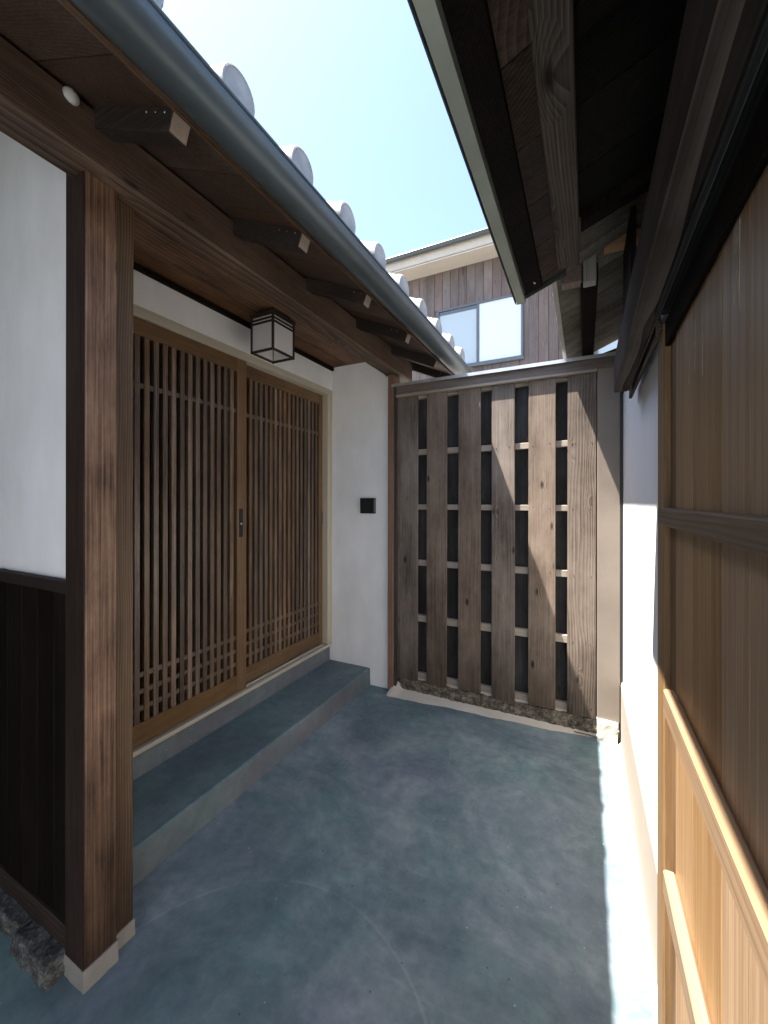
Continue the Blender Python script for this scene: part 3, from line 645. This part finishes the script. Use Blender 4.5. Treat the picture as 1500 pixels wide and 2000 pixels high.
# ------------------------------------------------------------------ board door on the right
B = thing('board_door', 'tall brown cedar board door with horizontal rails, half in sun at the right edge', 'door', (.17, .3, 0))
box('stile', (.158, .1995, 1.088, 1.172, .02, 1.757), 'cedar_st', B, .003)
box('stile_edge', (.1705, .1875, 1.0185, 1.0875, .02, 1.757), 'doorframe', B, .002)
y = 1.018; k = 0
wds = (.146, .168, .105, .15, .16)
for wd in wds:
    box('board', (.169, .187, y - wd, y - .0018, .02, 1.7565), 'cedar', B, .0012); y -= wd
yend = y
for z0, z1, xf, ys_ in ((1.2985, 1.336, .1475, 1.087), (.905, .957, .147, 1.018), (.525, .577, .147, 1.018), (.14, .19, .147, 1.018)):
    box('rail', (xf, .1688, yend, ys_, z0, z1), 'rail_shaded_dark' if z0 > 1.2 else 'cedar_y', B, .004)
box('top_rail', (.16, .1688, yend, 1.0875, 1.70, 1.7568), 'black_wood', B, .002)  # black colour stands for the shadow band under the lintel

for ya, yb, z0, z1, tips in ((.655, .632, 1.70, 1.655, ((.652, 1.60), (.634, 1.585))), (.862, .853, 1.665, 1.64, ((.8575, 1.575),)), (.812, .803, 1.66, 1.63, ((.807, 1.555),)), (.905, .898, 1.64, 1.62, ((.902, 1.565),))):
    pts = [(ya, z0), (ya, z1)] + ([(tips[0][0], tips[0][1]), ((ya + yb) / 2, z1 - .012), (tips[1][0], tips[1][1])] if len(tips) > 1 else [tips[0]]) + [(yb, z1), (yb, z0)]
    extrude('drip_stain', pts, 'x', .1684, .1692, 'drip', B)
# ------------------------------------------------------------------ rear building
RB = thing('rear_building', 'two-storey building with grey-violet board siding and a sliding window beyond the fence', 'building', (-1.2, 6, 0))
wins = [(-2.09, -.797, 3.425, 4.362), (.12, 1.3, 3.1, 4.1)]
X0, X1 = -4.2, 2.6; x = X0
while x < X1 - .01:
    wd = .129
    segs = [(2.3, 4.962)]
    for (a, b, z0, z1) in wins:
        if x + wd > a + .005 and x < b - .005: segs = [(2.3, z0), (z1, 4.962)]
    for s0, s1 in segs: box('siding_board', (x, x + wd - .004, 6.0, 6.018, s0, s1), 'siding', RB, .0025)
    x += wd
box('wall_core', (X0, X1, 6.02, 6.25, 0, 4.96), 'siding', RB, 0)
box('lower_wall', (X0, X1, 5.99, 6.0185, 0, 2.295), 'fascia', RB, .002)
for (a, b, z0, z1) in wins:
    wn = box('window', (a, b, 5.985, 6.019, z0, z0 + .03), 'darkmetal', RB, .002)
    box('frame', (a, b, 5.985, 6.019, z1 - .03, z1), 'darkmetal', wn, .002); box('frame', (a, a + .028, 5.985, 6.019, z0 + .03, z1 - .03), 'darkmetal', wn, .002)
    box('frame', (b - .028, b, 5.985, 6.019, z0 + .03, z1 - .03), 'darkmetal', wn, .002)
    m = a + (b - a) * .495; box('mullion', (m - .02, m + .02, 5.992, 6.018, z0 + .03, z1 - .03), 'darkmetal', wn, .002)
    box('pane', (a + .028, m - .02, 6.010, 6.014, z0 + .03, z1 - .03), 'winblue', wn, 0); box('pane', (m + .02, b - .028, 6.004, 6.008, z0 + .03, z1 - .03), 'winblind', wn, 0)
    box('sash_rail', (a + .028, m - .02, 6.001, 6.0095, z1 - .085, z1 - .031), 'darkmetal', wn, .002)
    box('sill', (a - .02, b + .02, 5.955, 5.984, z0 - .035, z0 - .004), 'darkmetal', wn, .002)
rr = extrude('roof', [(5.62, 5.115), (5.62, 5.15), (7.5, 5.75), (7.5, 5.71)], 'x', X0 - .3, X1 + .3, 'gutter', RB)
box('fascia', (X0 - .3, X1 + .3, 5.66, 5.68, 4.99, 5.12), 'fascia', rr, .003); box('soffit', (X0 - .3, X1 + .3, 5.6805, 6.0, 4.9635, 4.98), 'fascia', rr, .002)
bm = bmesh.new(); rows = []
for xx in (X0 - .3, X1 + .3): rows.append([bm.verts.new((xx, .05 * math.cos(-math.pi * k / 10), .05 * math.sin(-math.pi * k / 10))) for k in range(11)])
for k in range(10): bm.faces.new((rows[0][k], rows[1][k], rows[1][k + 1], rows[0][k + 1]))
bm.faces.new((rows[0][0], rows[0][10], rows[1][10], rows[1][0]))
bmesh.ops.recalc_face_normals(bm, faces=bm.faces)
link('gutter', tomesh(bm, 'gutter', 'gutter', True), (0, 5.608, 5.145), rr)

# ------------------------------------------------------------------ dark board screen added behind the viewer to hold back light
BW = thing('light_block_screen', 'dark vertical board screen added left of the passage behind the viewer to block light', 'screen', (-2.5, -1.71, 0))
x = -4.6
while x < -.95:
    box('board', (x, x + .176, -1.72, -1.70, 0, 2.4), 'black_wood', BW, .002); x += .18
box('cap', (-4.6, -.90, -1.75, -1.67, 2.401, 2.46), 'black_wood_x', BW, .003)


# unseen board wall added far left to keep stray light out
SW = thing('light_block_wall', 'dark vertical board wall added out of view far left to block light', 'wall', (-3.3, -.2, 0))
y = -1.7
while y < .5:
    box('board', (-3.32, -3.30, y, y + .176, 0, 3.3), 'black_wood', SW, .002); y += .18
